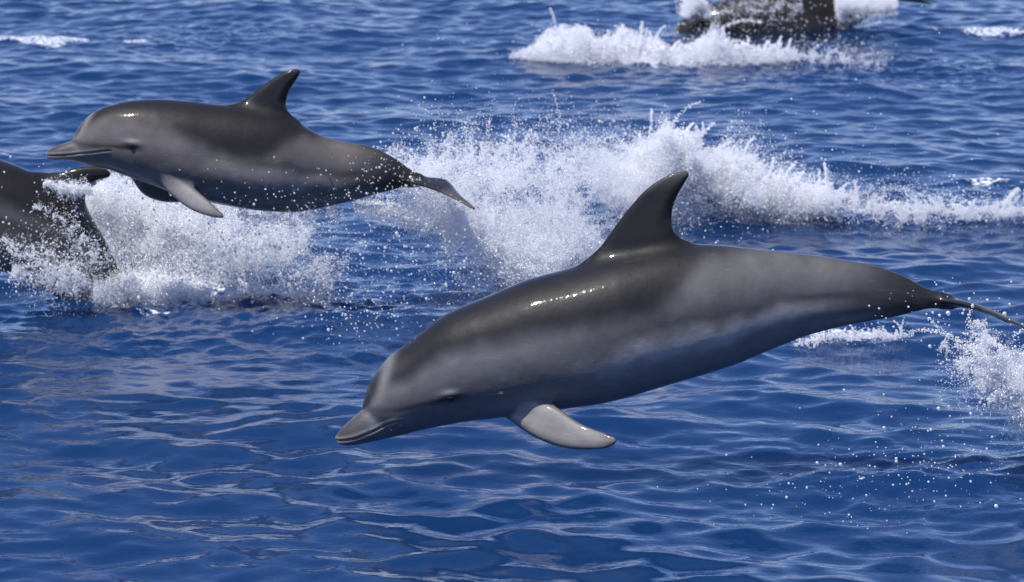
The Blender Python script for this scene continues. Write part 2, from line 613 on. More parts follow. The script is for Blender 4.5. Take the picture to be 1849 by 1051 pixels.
        for axis_ in range(3):
            o1, o2 = [(1, 2), (2, 0), (0, 1)][axis_]
            sl0 = [slice(None)] * 3; sl1 = [slice(None)] * 3
            sl0[axis_] = slice(0, -1); sl1[axis_] = slice(1, None)
            ch = s[tuple(sl0)] != s[tuple(sl1)]
            e = np.argwhere(ch)
            ok = (e[:, o1] > 0) & (e[:, o2] > 0) & (e[:, o1] < n[o1] - 1) & (e[:, o2] < n[o2] - 1)
            e = e[ok]
            sgn = s[e[:, 0], e[:, 1], e[:, 2]]
            qs = []
            for (q, r) in ((1, 1), (0, 1), (0, 0), (1, 0)):
                k = e.copy()
                k[:, o1] -= q
                k[:, o2] -= r
                qs.append(idx[k[:, 0], k[:, 1], k[:, 2]])
            Q = np.stack(qs, 1)
            Q[~sgn] = Q[~sgn][:, ::-1]
            quads.append(Q)
        quads = np.concatenate(quads)
        e = 0.0012
        for _ in range(3):
            f = self.field(P)
            G = np.stack([(self.field(P + e * np.eye(3)[i]) - self.field(P - e * np.eye(3)[i])) / (2 * e) for i in range(3)], 1)
            g2 = np.maximum((G * G).sum(1), 0.05)
            step = (f / g2)[:, None] * G
            ln = np.linalg.norm(step, axis=1, keepdims=True)
            P = P - step * np.minimum(1, 0.5 * h / np.maximum(ln, 1e-9))
        return P, quads

    def pigment(self, P):
        a, b, c = P.T
        f, body, fs = self.field(P, True)
        al = a / self.L
        ac = np.clip(a, max(self.top.a0, self.bot.a0), min(self.top.a1, self.bot.a1))
        t, l = self.top(ac), self.bot(ac)
        vv = np.clip((b - 0.5 * (t + l)) / np.maximum(0.5 * (t - l), 0.01), -1.2, 1.2)
        nz = fbm(a * 9 + 3, b * 9 + c * 5, 5, 3) - 0.5
        vv = vv + 0.22 * nz
        col = self.s['pigment'](al, vv, a, b, c)
        dark = np.array([0.030, 0.029, 0.031])
        # dorsal fin and flukes are dark on both sides
        wf = smoothstep(body - fs[0], -0.01, 0.02)[:, None]
        col = col * (1 - wf) + np.array([0.010, 0.0095, 0.0095]) * wf
        wk = smoothstep(body - fs[2], -0.05, 0.01)[:, None]
        col = col * (1 - wk) + np.array([0.014, 0.014, 0.015]) * wk
        # flippers: pale with a smoky rim and tip
        wp = smoothstep(body - fs[1], -0.05, 0.012)
        D = poly_inside(a, b, self.flip)
        d = self.flip_tip - self.flip_root
        s_ = ((a - self.flip_root[0]) * d[0] + (b - self.flip_root[1]) * d[1]) / (d @ d)
        edge = smoothstep(D, -0.002, 0.016)
        pale = np.array([0.25, 0.238, 0.23])
        fc = (pale * (1 - 0.45 * smoothstep(s_, 0.6, 1.0))[:, None]) * (0.42 + 0.58 * edge)[:, None] * (1 + 0.3 * nz)[:, None]
        col = col * (1 - wp[:, None]) + fc * wp[:, None]
        # beak: dark on top, pale along the lips
        ga = self.gape[:, 0]
        gb = np.interp(a, ga, self.gape[:, 1])
        on = (1 - smoothstep(a, ga[-1] - 0.01, ga[-1] + 0.03)) * (1 - wp)
        ab = np.clip(a, self.btop.a0, self.btop.a1)
        tb, lb = self.btop(ab), self.bbot(ab)
        vb = (b - 0.5 * (tb + lb)) / np.maximum(0.5 * (tb - lb), 0.006)
        bk = (1 - smoothstep(a, self.top.a0 - 0.005, self.top.a0 + 0.02)) * smoothstep(vb, -0.20, 0.40) * (0.50 + 0.50 * (1 - smoothstep(a, 0.03, self.top.a0)))
        col = col * (1 - 0.85 * bk[:, None]) + np.array([0.034, 0.030, 0.026]) * 0.85 * bk[:, None]
        lip = on * np.exp(-((b - gb - 0.004) / 0.008) ** 2)
        col = col * (1 - 0.85 * lip[:, None]) + np.array([0.32, 0.30, 0.265]) * 0.85 * lip[:, None]
        line = on * np.exp(-((b - gb) / 0.0032) ** 2)
        col = col * (1 - 0.85 * line[:, None])
        # dark line from the melon crease to the eye and a dark eye patch
        ex, ey = a - self.eye[0], b - self.eye[1]
        patch = np.exp(-((ex + 0.002) / 0.042) ** 2 - ((ey - 0.002) / 0.017) ** 2)
        k = np.clip(-ex / max(self.eye[0] - self.top.a0, 0.05), 0, 1)
        stripe_b = self.eye[1] + (self.top(self.top.a0 + 0.0) - self.eye[1] - 0.006) * k - 0.012 * np.sin(k * math.pi)
        stripe = np.exp(-((b - stripe_b) / 0.011) ** 2) * (ex < 0.01) * (k < 1) * smoothstep(ex, -0.5, 0.0)
        lid = np.exp(-((ex + 0.002) / 0.034) ** 2 - ((ey - 0.024) / 0.010) ** 2)
        col = col * (1 + 1.2 * lid[:, None])
        col = col * (1 - 0.90 * np.maximum(patch, 0.78 * stripe))[:, None]
        hx, hy = a - self.hole[0], b - self.hole[1]
        hole = np.exp(-((hx / 0.014) ** 2 + (c / 0.026) ** 2 + (hy / 0.03) ** 2))
        col = col * (1 - 0.9 * hole)[:, None]
        return np.clip(col, 0.004, 0.8)


def skin_material():
    m, nt, bsdf, out = new_mat('wet_dolphin_skin')
    at_ = nt.nodes.new('ShaderNodeAttribute'); at_.attribute_name = 'pigment'
    tc = nt.nodes.new('ShaderNodeTexCoord')
    n = nt.nodes.new('ShaderNodeTexNoise')
    n.inputs['Scale'].default_value = 11.0
    n.inputs['Detail'].default_value = 6.0
    n.inputs['Roughness'].default_value = 0.62
    nt.links.new(tc.outputs['Object'], n.inputs['Vector'])
    mr = nt.nodes.new('ShaderNodeMapRange')
    mr.inputs['From Min'].default_value = 0.3
    mr.inputs['From Max'].default_value = 0.7
    mr.inputs['To Min'].default_value = 0.84
    mr.inputs['To Max'].default_value = 1.16
    nt.links.new(n.outputs['Fac'], mr.inputs['Value'])
    # fine scratches and scars
    mp = nt.nodes.new('ShaderNodeMapping')
    mp.inputs['Scale'].default_value = (7.0, 7.0, 40.0)
    mp.inputs['Rotation'].default_value = (0, 0.7, 0)
    nt.links.new(tc.outputs['Object'], mp.inputs['Vector'])
    n2 = nt.nodes.new('ShaderNodeTexNoise')
    n2.inputs['Scale'].default_value = 2.2
    n2.inputs['Detail'].default_value = 5.0
    nt.links.new(mp.outputs[0], n2.inputs['Vector'])
    mr2 = nt.nodes.new('ShaderNodeMapRange')
    mr2.inputs['From Min'].default_value = 0.62
    mr2.inputs['From Max'].default_value = 0.74
    mr2.inputs['To Min'].default_value = 1.0
    mr2.inputs['To Max'].default_value = 1.35
    nt.links.new(n2.outputs['Fac'], mr2.inputs['Value'])
    mm = nt.nodes.new('ShaderNodeMath'); mm.operation = 'MULTIPLY'
    nt.links.new(mr.outputs[0], mm.inputs[0]); nt.links.new(mr2.outputs[0], mm.inputs[1])
    mu = nt.nodes.new('ShaderNodeMix'); mu.data_type = 'RGBA'; mu.blend_type = 'MULTIPLY'
    mu.inputs[0].default_value = 1.0
    nt.links.new(at_.outputs['Color'], mu.inputs[6])
    nt.links.new(mm.outputs[0], mu.inputs[7])
    nt.links.new(mu.outputs[2], bsdf.inputs['Base Color'])
    bsdf.inputs['Roughness'].default_value = 0.5
    bsdf.inputs['IOR'].default_value = 1.4
    bsdf.inputs['Specular IOR Level'].default_value = 0.22
    bsdf.inputs['Coat Weight'].default_value = 0.65
    bsdf.inputs['Coat Roughness'].default_value = 0.07
    bsdf.inputs['Coat IOR'].default_value = 1.33
    b = nt.nodes.new('ShaderNodeBump')
    b.inputs['Strength'].default_value = 0.22
    b.inputs['Distance'].default_value = 0.01
    n3 = nt.nodes.new('ShaderNodeTexNoise')
    n3.inputs['Scale'].default_value = 17.0
    n3.inputs['Detail'].default_value = 3.0
    nt.links.new(tc.outputs['Object'], n3.inputs['Vector'])
    nt.links.new(n3.outputs['Fac'], b.inputs['Height'])
    nt.links.new(b.outputs[0], bsdf.inputs['Normal'])
    nt.links.new(b.outputs[0], bsdf.inputs['Coat Normal'])
    return m


SKIN = skin_material()
EYE_M, nt_, b_, o_ = new_mat('dark_wet_eye')
b_.inputs['Base Color'].default_value = (0.006, 0.005, 0.005, 1)
b_.inputs['Roughness'].default_value = 0.06


def uv_ball(r, squash, nu=16, nv=10):
    v, q = [], []
    for j in range(nv + 1):
        ph = math.pi * j / nv
        for i in range(nu):
            th = 2 * math.pi * i / nu
            v.append((r * math.sin(ph) * math.cos(th), r * squash * math.sin(ph) * math.sin(th), 0.8 * r * math.cos(ph)))
    for j in range(nv):
        for i in range(nu):
            q.append((j * nu + i, j * nu + (i + 1) % nu, (j + 1) * nu + (i + 1) % nu, (j + 1) * nu + i))
    return mesh_from_arrays('eye', np.array(v), np.array(q))


EYE_ME = uv_ball(0.013, 0.5)
EYE_ME.materials.append(EYE_M)


def build_dolphin(spec, depth, axis, label, cell, eyes=True):
    D = Dolphin(spec, depth, axis, cell)
    P, quads = D.polygonise()
    W = D.to_world(P)
    base = D.to_world(np.array([[0.45 * D.L, 0.0, 0.0]]))[0]
    me = mesh_from_arrays('dolphin', W - base, quads)
    col = D.pigment(P)
    at_ = me.attributes.new('pigment', 'FLOAT_COLOR', 'POINT')
    at_.data.foreach_set('color', np.concatenate([col, np.ones((len(col), 1))], 1).astype(np.float32).ravel())
    me.materials.append(SKIN)
    o = bpy.data.objects.new('dolphin', me)
    scene.collection.objects.link(o)
    o.location = base
    tag(o, label, 'dolphin', 'dolphins leaping in the pod')
    if eyes:
        for sgn in (1, -1):
            cs = np.linspace(0, 0.3, 300)
            f = D.field(np.stack([np.full(300, D.eye[0]), np.full(300, D.eye[1]), sgn * cs], 1))
            c = cs[np.argmax(f > 0)] - 0.002
            e = bpy.data.objects.new('eye', EYE_ME)
            scene.collection.objects.link(e)
            e.location = D.to_world(np.array([[D.eye[0], D.eye[1], sgn * c]]))[0] - base
            e.parent = o
            e.rotation_euler = (0, -math.atan2(D.u[1], D.u[0]), 0)
    return D, o


def mix3(a, b, t):
    return a * (1 - t)[:, None] + b * t[:, None]


def coat(cape_lo, blaze=(0.45, 0.62), belly=0.26, warm=1.0, stripe=(-0.42, -0.30)):
    """pigment pattern: dark cape dipping under the fin, grey flank, pale blaze sweeping up behind it, pale side stripe"""
    def fn(al, v, a, b, c):
        n = len(al)
        tone = np.array([warm, 1, 1 / warm])
        T = lambda r, g, bl: np.tile(np.array([r, g, bl]) * tone, (n, 1))
        cape = np.interp(al, cape_lo[0], cape_lo[1])
        col = T(0.086, 0.084, 0.090)
        col = mix3(col, T(0.120, 0.118, 0.125), (1 - smoothstep(al, 0.30, 0.5)) * np.exp(-((v - 0.1) / 0.35) ** 2))
        col = mix3(col, T(0.0125, 0.0120, 0.0125), smoothstep(v, cape - 0.20, cape + 0.20))
        # grey saddle on the tail stock
        st = smoothstep(al, blaze[0], blaze[1]) * (1 - smoothstep(al, 0.84, 0.95))
        vc = np.interp(al, [blaze[0], blaze[1], 0.9], [-0.10, 0.55, 0.55])
        bl = st * np.exp(-((v - vc) / np.interp(al, [blaze[0], 0.85], [0.22, 0.36])) ** 2)
        col = mix3(col, T(0.118, 0.115, 0.113), 0.92 * bl)
        band = smoothstep(al, 0.42, 0.58) * (1 - smoothstep(al, 0.84, 0.92)) * np.exp(-((v - 0.02) / 0.13) ** 2)
        col = mix3(col, T(0.032, 0.031, 0.032), 0.7 * band)
        # pale stripe low on the side, belly under it darkened to paint in its shade
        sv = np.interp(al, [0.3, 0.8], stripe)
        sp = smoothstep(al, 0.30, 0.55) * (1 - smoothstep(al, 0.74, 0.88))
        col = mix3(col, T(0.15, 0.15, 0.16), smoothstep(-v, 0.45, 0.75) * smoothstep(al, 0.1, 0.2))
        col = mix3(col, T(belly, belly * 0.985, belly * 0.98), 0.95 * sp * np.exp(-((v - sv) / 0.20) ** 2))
        th = smoothstep(-v, 0.0, 0.5) * (1 - smoothstep(al, 0.14, 0.32))
        col = mix3(col, T(0.115, 0.120, 0.132), 0.7 * th)
        # soft pale patch round the root of the flipper
        col = mix3(col, T(0.20, 0.196, 0.195), 0.7 * np.exp(-((al - 0.315) / 0.045) ** 2 - ((v + 0.72) / 0.30) ** 2))
        col = mix3(col, T(0.016, 0.016, 0.0165), 0.92 * smoothstep(al, 0.83, 0.96))
        # pale bridle over the forehead, dark crown behind it
        br = np.exp(-((al - 0.075 - 0.040 * np.clip(v, -1, 1)) / 0.014) ** 2) * smoothstep(v, -0.05, 0.35)
        col = mix3(col, T(0.165, 0.160, 0.160), 0.8 * br)
        return col
    return fn


NEAR = dict(
    top=[(655, 731), (656, 724), (659.5, 716), (666, 693), (684, 667), (706, 641), (736, 620), (762, 599), (791, 576), (820, 560), (872, 539), (918, 519), (961, 503),
         (1015, 489), (1061, 475), (1110, 462), (1170, 450), (1230, 442), (1282, 442), (1357, 449), (1420, 455), (1459, 460), (1517, 468), (1572, 478), (1606, 488),
         (1640, 502), (1668, 518), (1690, 531), (1715, 541)],
    bot=[(655, 737), (657, 744), (664, 756), (685, 772), (742, 780), (791, 769), (840, 760), (882, 755), (914, 751), (975, 743), (1034, 734), (1086, 727), (1131, 716), (1180, 701),
         (1270, 675), (1330, 656), (1380, 635), (1414, 622), (1448, 608), (1483, 598), (1524, 588), (1572, 579), (1620, 571), (1654, 562), (1688, 554), (1715, 549)],
    beak_top=[(606, 789), (609, 783), (619, 771), (638, 754), (658, 738), (680, 728), (720, 715)],
    beak_bot=[(606, 794), (611, 800), (619, 803), (645, 802), (693, 792), (742, 780), (770, 768)],
    gape=[(604, 794), (625, 790), (645, 785), (677, 771), (703, 757), (724, 748)],
    eye=(815, 703), blowhole=(746, 616),
    width=([0.0, 0.06, 0.10, 0.16, 0.3, 0.5, 0.65, 0.78, 0.88, 1.0], [0.9, 0.9, 0.84, 0.80, 0.84, 0.84, 0.76, 0.6, 0.5, 0.55]),
    fin=[(1052, 486), (1068, 466), (1090, 439), (1115, 403), (1140, 371), (1165, 343), (1193, 323), (1218, 312), (1238, 308), (1246, 314), (1236, 330), (1222, 353), (1214, 375), (1212, 393),
         (1215, 414), (1225, 432), (1245, 446), (1230, 480), (1150, 500), (1080, 505)],
    flipper=[(926, 735), (935, 700), (962, 706), (992, 713), (1014, 723), (1034, 737), (1060, 747), (1090, 753), (1114, 761), (1094, 777), (1067, 783), (1034, 787), (1002, 785), (969, 777), (937, 761), (918, 747)],
    flipper_far=[(x - 18, y - 42) for x, y in [(926, 735), (935, 700), (962, 706), (992, 713), (1014, 723), (1034, 737), (1060, 747), (1090, 753), (1114, 761), (1094, 777), (1067, 783), (1034, 787), (1002, 785), (969, 777), (937, 761), (918, 747)]],
    flip_root=(945, 730), flip_tip=(1112, 762), flip_c=(0.095, 0.30),
    fluke_root=(1700, 543), fluke_tip=(1838, 569), fluke_tilt=-0.155, fluke_span=0.28,
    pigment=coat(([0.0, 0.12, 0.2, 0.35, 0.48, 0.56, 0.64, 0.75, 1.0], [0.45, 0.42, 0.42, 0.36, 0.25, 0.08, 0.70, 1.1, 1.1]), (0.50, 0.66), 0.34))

YOUNG = dict(
    top=[(132, 250), (134, 245), (136, 240), (145, 226), (162, 208), (184, 195), (203, 188.5), (225, 183.5), (258, 180), (294, 179.5), (336, 182), (377, 187), (418, 191),
         (450, 195), (490, 201), (520, 210), (543, 224), (571, 241), (600, 252), (634, 258), (668, 264), (694, 275), (720, 290), (740, 306), (757, 320)],
    bot=[(132, 256), (135, 266), (146, 281), (165, 295), (206, 309), (236, 320), (270, 332), (300, 343), (350, 358), (417, 372), (471, 380), (514, 383), (557, 380), (600, 371),
         (642, 361), (671, 352), (700, 345), (728, 338), (757, 331)],
    beak_top=[(83, 277), (88, 271), (96, 266), (115, 259), (133, 253), (160, 247), (190, 244)],
    beak_bot=[(83, 281), (88, 286), (101, 289), (129, 290), (151, 295), (176, 302), (206, 305)],
    gape=[(82, 280), (101, 279), (130, 277), (160, 272), (190, 267), (210, 265)],
    eye=(244, 256), blowhole=(207, 190),
    width=([0.0, 0.07, 0.12, 0.18, 0.3, 0.5, 0.65, 0.78, 0.88, 1.0], [0.9, 0.9, 0.84, 0.80, 0.82, 0.80, 0.74, 0.6, 0.5, 0.55]),
    fin=[(415, 200), (433, 189), (443, 180), (463, 164), (486, 147), (508, 133), (528, 125), (541, 126), (542, 132), (534, 145), (523, 161), (517, 179), (515, 196), (522, 212), (540, 226), (500, 235), (440, 222)],
    flipper=[(289, 314), (285, 296), (308, 300), (330, 315), (352, 328), (377, 346), (400, 364), (416, 377), (402, 380), (369, 374), (344, 365), (319, 348), (300, 332)],
    flipper_far=[(x, y + 10) for x, y in [(236, 312), (232, 296), (262, 290), (288, 300), (292, 322), (302, 343), (328, 361), (322, 364), (297, 363), (275, 357), (252, 343)]],
    flip_root=(295, 312), flip_tip=(415, 378), flip_c=(0.085, 0.24),
    fluke_root=(742, 325), fluke_tip=(862, 364), fluke_tilt=0.14, fluke_tilt_far=-0.46, fluke_span=0.26,
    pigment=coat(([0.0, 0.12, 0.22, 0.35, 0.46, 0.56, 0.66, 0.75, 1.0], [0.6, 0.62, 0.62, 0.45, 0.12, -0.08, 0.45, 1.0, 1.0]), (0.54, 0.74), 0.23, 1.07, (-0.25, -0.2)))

LEFT = dict(
    top=[(-372, 262), (-371, 252), (-366, 236), (-350, 215), (-320, 203), (-280, 202), (-230, 210), (-130, 240), (-60, 266), (0, 289), (31, 300), (69, 317), (110, 337), (147, 360),
         (165, 392), (185, 425), (205, 465), (222, 505), (232, 545), (240, 572), (246, 590)],
    bot=[(-372, 268), (-368, 280), (-350, 302), (-320, 325), (-250, 375), (-180, 415), (-100, 450), (0, 487), (50, 505), (88, 527), (126, 548), (160, 575), (188, 592), (214, 606), (232, 612)],
    beak_top=[(-436, 262), (-430, 252), (-415, 248), (-390, 248), (-372, 250), (-340, 255), (-310, 262)],
    beak_bot=[(-436, 266), (-432, 274), (-420, 280), (-395, 288), (-370, 297), (-345, 306), (-310, 315)],
    gape=[(-438, 264), (-420, 266), (-395, 270), (-370, 274), (-345, 277), (-325, 278)],
    eye=(-295, 285), blowhole=(-320, 204),
    width=([0.0, 0.07, 0.12, 0.18, 0.3, 0.5, 0.65, 0.78, 0.88, 1.0], [0.9, 0.9, 0.84, 0.82, 0.86, 0.84, 0.76, 0.6, 0.5, 0.55]),
    fin=[(55, 318), (85, 314), (110, 312), (135, 304), (163, 300), (188, 303), (202, 313), (196, 321), (179, 323), (163, 333), (152, 352), (140, 380), (100, 370), (70, 350)],
    flipper=[(-190, 390), (-180, 370), (-150, 385), (-120, 410), (-95, 440), (-80, 470), (-70, 500), (-95, 490), (-125, 465), (-160, 430)],
    flip_root=(-180, 385), flip_tip=(-72, 498), flip_c=(0.12, 0.28),
    fluke_root=(232, 592), fluke_tip=(278, 640), fluke_tilt=0.0, fluke_span=0.25,
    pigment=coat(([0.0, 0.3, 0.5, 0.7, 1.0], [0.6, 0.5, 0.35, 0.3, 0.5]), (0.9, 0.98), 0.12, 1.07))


def moved(spec, k, x0, y0, x1, y1, turn):
    out = {}
    cs, sn = k * math.cos(turn), k * math.sin(turn)
    mv = lambda p: ((p[0] - x0) * cs + (p[1] - y0) * sn + x1, -(p[0] - x0) * sn + (p[1] - y0) * cs + y1)
    for n, v in spec.items():
        if n in ('width', 'flip_c', 'pigment') or isinstance(v, float):
            out[n] = v
        elif isinstance(v, tuple):
            out[n] = mv(v)
        else:
            out[n] = [mv(p) for p in v]
    return out


near, near_o = build_dolphin(NEAR, 11.65, ((607, 792), (1700, 545)), 'large dark grey dolphin in full leap with tall curved fin and pale flipper', 0.0055)
young, young_o = build_dolphin(YOUNG, 14.8, ((85, 280), (742, 325)), 'smaller brown grey dolphin in level leap above the spray, both flippers showing', 0.0055)
left, left_o = build_dolphin(LEFT, 15.3, ((-436, 220), (250, 616)), 'dark dolphin bursting out of white spray with water streaming off its back', 0.009)
FAR = moved(dict(YOUNG, ax0=(85, 280), ax1=(742, 325)), 0.66, 84, 280, 1185, 112, math.radians(19))
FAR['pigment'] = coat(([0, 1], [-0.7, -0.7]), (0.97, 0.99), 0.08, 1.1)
far, far_o = build_dolphin(FAR, 27.6, (FAR['ax0'], FAR['ax1']), 'dark dolphin back just breaking the surface beyond the foam crest', 0.012)


# ------------------------------------------------------------------ spray
def drop_material():
    m = bpy.data.materials.new('white_water')
    m.use_nodes = True
    nt = m.node_tree
    nt.nodes.clear()
    out = nt.nodes.new('ShaderNodeOutputMaterial')
    d = nt.nodes.new('ShaderNodeBsdfDiffuse'); d.inputs['Color'].default_value = (0.93, 0.94, 0.96, 1)
    t = nt.nodes.new('ShaderNodeBsdfTranslucent'); t.inputs['Color'].default_value = (0.93, 0.94, 0.97, 1)
    g = nt.nodes.new('ShaderNodeBsdfGlossy'); g.inputs['Roughness'].default_value = 0.12
    m1 = nt.nodes.new('ShaderNodeMixShader'); m1.inputs[0].default_value = 0.5
    m2 = nt.nodes.new('ShaderNodeMixShader'); m2.inputs[0].default_value = 0.07
    nt.links.new(d.outputs[0], m1.inputs[1]); nt.links.new(t.outputs[0], m1.inputs[2])
    nt.links.new(m1.outputs[0], m2.inputs[1]); nt.links.new(g.outputs[0], m2.inputs[2])
    nt.links.new(m2.outputs[0], out.inputs['Surface'])
    return m


DROP = drop_material()


def points_group():
    ng = bpy.data.node_groups.new('drops', 'GeometryNodeTree')
    ng.interface.new_socket('Geometry', in_out='INPUT', socket_type='NodeSocketGeometry')
    ng.interface.new_socket('Geometry', in_out='OUTPUT', socket_type='NodeSocketGeometry')
    gi, go = ng.nodes.new('NodeGroupInput'), ng.nodes.new('NodeGroupOutput')
    mp = ng.nodes.new('GeometryNodeMeshToPoints')
    na = ng.nodes.new('GeometryNodeInputNamedAttribute')
    na.data_type = 'FLOAT'
    na.inputs['Name'].default_value = 'radius'
    sm = ng.nodes.new('GeometryNodeSetMaterial')
    sm.inputs['Material'].default_value = DROP
    ng.links.new(gi.outputs[0], mp.inputs['Mesh'])
    ng.links.new(na.outputs['Attribute'], mp.inputs['Radius'])
    ng.links.new(mp.outputs[0], sm.inputs['Geometry'])
    ng.links.new(sm.outputs[0], go.inputs[0])
    return ng


DROPS = points_group()


def to_points(px, py, Yd):
    dx, dy = (px - IMG_W / 2) / F_PX, (IMG_H / 2 - py) / F_PX
    sp, cp = math.sin(PITCH), math.cos(PITCH)
    t = Yd / (cp + dy * sp)
    return np.stack([dx * t, Yd, CAM_H + (-sp + dy * cp) * t], 1)


def stroke(pts, n, depth, jit=0.12, rmed=0.0019, halo=0.35, lump=0.75, grain=26.0, seed=0, spread=0.55):
    """drops thrown along a path: pts = (x, y, half width) in photograph pixels on the plane at depth"""
    pts = np.asarray(pts, float)
    seg = np.hypot(*np.diff(pts[:, :2], axis=0).T)
    w = seg * 0.5 * (pts[:-1, 2] + pts[1:, 2])
    cum = np.concatenate([[0], np.cumsum(w)]) / w.sum()
    n = int(n * 3.2)
    rmed = rmed * 0.55
    m = int(n * 2.2)
    u = RNG.random(m)
    k = np.clip(np.searchsorted(cum, u) - 1, 0, len(seg) - 1)
    t = (u - cum[k]) / (cum[k + 1] - cum[k])
    p = pts[k] + (pts[k + 1] - pts[k]) * t[:, None]
    d = (pts[k + 1] - pts[k])[:, :2] / np.maximum(seg[k], 1e-6)[:, None]
    off = RNG.normal(0, 0.5, m)
    tail = RNG.random(m) < halo
    off[tail] *= RNG.uniform(1.2, 3.0, tail.sum())
    px = p[:, 0] - d[:, 1] * off * p[:, 2] + RNG.normal(0, 0.12, m) * p[:, 2]
    py = p[:, 1] + d[:, 0] * off * p[:, 2] + RNG.normal(0, 0.12, m) * p[:, 2]
    nn = fbm(px / grain + seed * 3.7, py / grain, 90 + seed, 4)
    ridge = np.clip(1 - np.abs(nn - 0.5) * 7.0, 0, 1)
    prob = (1 - lump) + lump * ridge ** 1.5
    keep = RNG.random(m) < prob
    px, py, off = px[keep][:n], py[keep][:n], off[keep][:n]
    Yd = depth + RNG.normal(0, jit, len(px)) + (fbm(px / 40, py / 40, seed + 7, 3) - 0.5) * 2 * jit
    P = to_points(px, py, Yd)
    r = rmed * np.exp(RNG.normal(0, spread, len(px)))
    return P, np.clip(r, 0.0005, 0.006)


def ridge_crest(x0, x1, base, heights, n, depth, jit, rmed, seed=0):
    """a torn crest of white water: heights = (x, height in pixels)"""
    n = int(n * 2.4)
    rmed = rmed * 0.66
    px = RNG.uniform(x0, x1, n)
    h = np.interp(px, [q[0] for q in heights], [q[1] for q in heights])
    Yd = RNG.normal(0, 1, n)
    sp = fbm(px / 34.0, px * 0 + 3.3 + Yd * 0.9, seed, 6)
    h = h * (0.30 + 1.35 * np.clip((sp - 0.22) / 0.5, 0, 1) ** 1.4)
    ok = RNG.random(n) < h / h.max() * 1.2
    px, h, Yd = px[ok], h[ok], Yd[ok]
    n = len(px)
    b = np.interp(px, [q[0] for q in base], [q[1] for q in base])
    b = b + 14 * (fbm(px / 60.0, px * 0 + 8.1, seed + 3, 3) - 0.5)
    py = b + 5 - (h + 5) * RNG.random(n) ** 1.35 + RNG.normal(0, 2.0, n) + RNG.normal(0, 5.0, n) * (RNG.random(n) < 0.1)
    Yd = depth + Yd * jit
    P = to_points(px, py, Yd)
    return P, np.clip(rmed * np.exp(RNG.normal(0, 0.5, n)), 0.0008, 0.01)


def scatter(cx, cy, sx, sy, n, depth, jit, rmed=0.0024, spread=0.45):
    px, py = RNG.normal(cx, sx, n), RNG.normal(cy, sy, n)
    return to_points(px, py, depth + RNG.normal(0, jit, n)), np.clip(rmed * np.exp(RNG.normal(0, spread, n)), 0.0012, 0.008)


def fingers(x0, x1, base, n, length, depth, jit, rmed, lean=0.0, wide=0.45, per=90):
    """torn fingers of water thrown up from an edge: base = (x, y) line, length in pixels"""
    PX, PY, YD, R = [], [], [], []
    for i in range(n):
        x = RNG.uniform(x0, x1)
        y = np.interp(x, [q[0] for q in base], [q[1] for q in base])
        L = length * (0.25 + RNG.exponential(0.5))
        th = lean + RNG.normal(0, wide)
        bend = RNG.normal(0, 0.5)
        m = int(per * (0.5 + RNG.random()) * min(1.5, L / length + 0.2))
        t = RNG.random(m) ** 1.2
        w = (0.07 * length * (1 - t) ** 1.2 + 0.012 * length + 0.5)
        ang = th + bend * t
        PX.append(x + np.sin(ang) * L * t + RNG.normal(0, 1, m) * w)
        PY.append(y - np.cos(ang) * L * t + RNG.normal(0, 1, m) * w)
        YD.append(depth + RNG.normal(0, jit) + RNG.normal(0, 0.02, m))
        R.append(rmed * np.exp(RNG.normal(0, 0.4, m)) * (1 + 0.5 * t))
    return to_points(np.concatenate(PX), np.concatenate(PY), np.concatenate(YD)), np.concatenate(R)


def spray(label, *clouds):
    P = np.concatenate([c[0] for c in clouds])
    r = np.concatenate([c[1] for c in clouds])
    ok = P[:, 2] > sea_height(P[:, 0], P[:, 1]) - 0.01
    P, r = P[ok], r[ok]
    base = np.array([P[:, 0].mean(), P[:, 1].mean(), 0.0])
    me = bpy.data.meshes.new('spray')
    me.vertices.add(len(P))
    me.vertices.foreach_set('co', (P - base).astype(np.float32).ravel())
    a = me.attributes.new('radius', 'FLOAT', 'POINT')
    a.data.foreach_set('value', r.astype(np.float32))
    me.materials.append(DROP)
    o = bpy.data.objects.new('spray', me)
    o.location = base
    scene.collection.objects.link(o)
    md = o.modifiers.new('drops', 'NODES')
    md.node_group = DROPS
    tag(o, label, 'spray', 'spray thrown up by the pod', 'stuff')
    return o


# white water torn up by the dolphin bursting out on the left
spray('white burst of spray behind the dolphin streaming with water',
      stroke([(165, 345, 18), (200, 385, 38), (245, 430, 55), (300, 490, 60), (350, 530, 40)], 90000, 15.85, 0.12, 0.0020, 0.3, 0.45, 40, 1),
      stroke([(190, 345, 26), (230, 350, 30), (280, 390, 40), (340, 430, 60), (400, 480, 60), (430, 535, 30)], 60000, 15.85, 0.18, 0.0017, 0.4, 0.85, 34, 2),
      stroke([(170, 525, 14), (220, 525, 26), (300, 528, 24), (380, 535, 16)], 40000, 15.25, 0.07, 0.0021, 0.25, 0.4, 30, 3),
      stroke([(330, 420, 40), (430, 420, 55), (520, 470, 50), (600, 520, 30)], 22000, 15.6, 0.25, 0.0017, 0.5, 0.9, 40, 4),
      stroke([(440, 380, 20), (450, 400, 40), (560, 430, 40)], 9000, 15.7, 0.2, 0.0016, 0.5, 0.9, 26, 5),
      fingers(180, 520, [(180, 350), (260, 390), (400, 420), (520, 480)], 70, 60, 15.6, 0.2, 0.0014, 0.5, 0.6, 160),
      fingers(330, 600, [(330, 540), (600, 535)], 60, 34, 15.2, 0.15, 0.0014, 0.2, 0.6, 110),
      scatter(560, 520, 70, 45, 500, 15.0, 0.4), scatter(480, 450, 120, 60, 500, 15.2, 0.4), scatter(650, 560, 60, 40, 260, 14.2, 0.4),
      scatter(330, 430, 110, 70, 500, 14.95, 0.1, 0.0026))
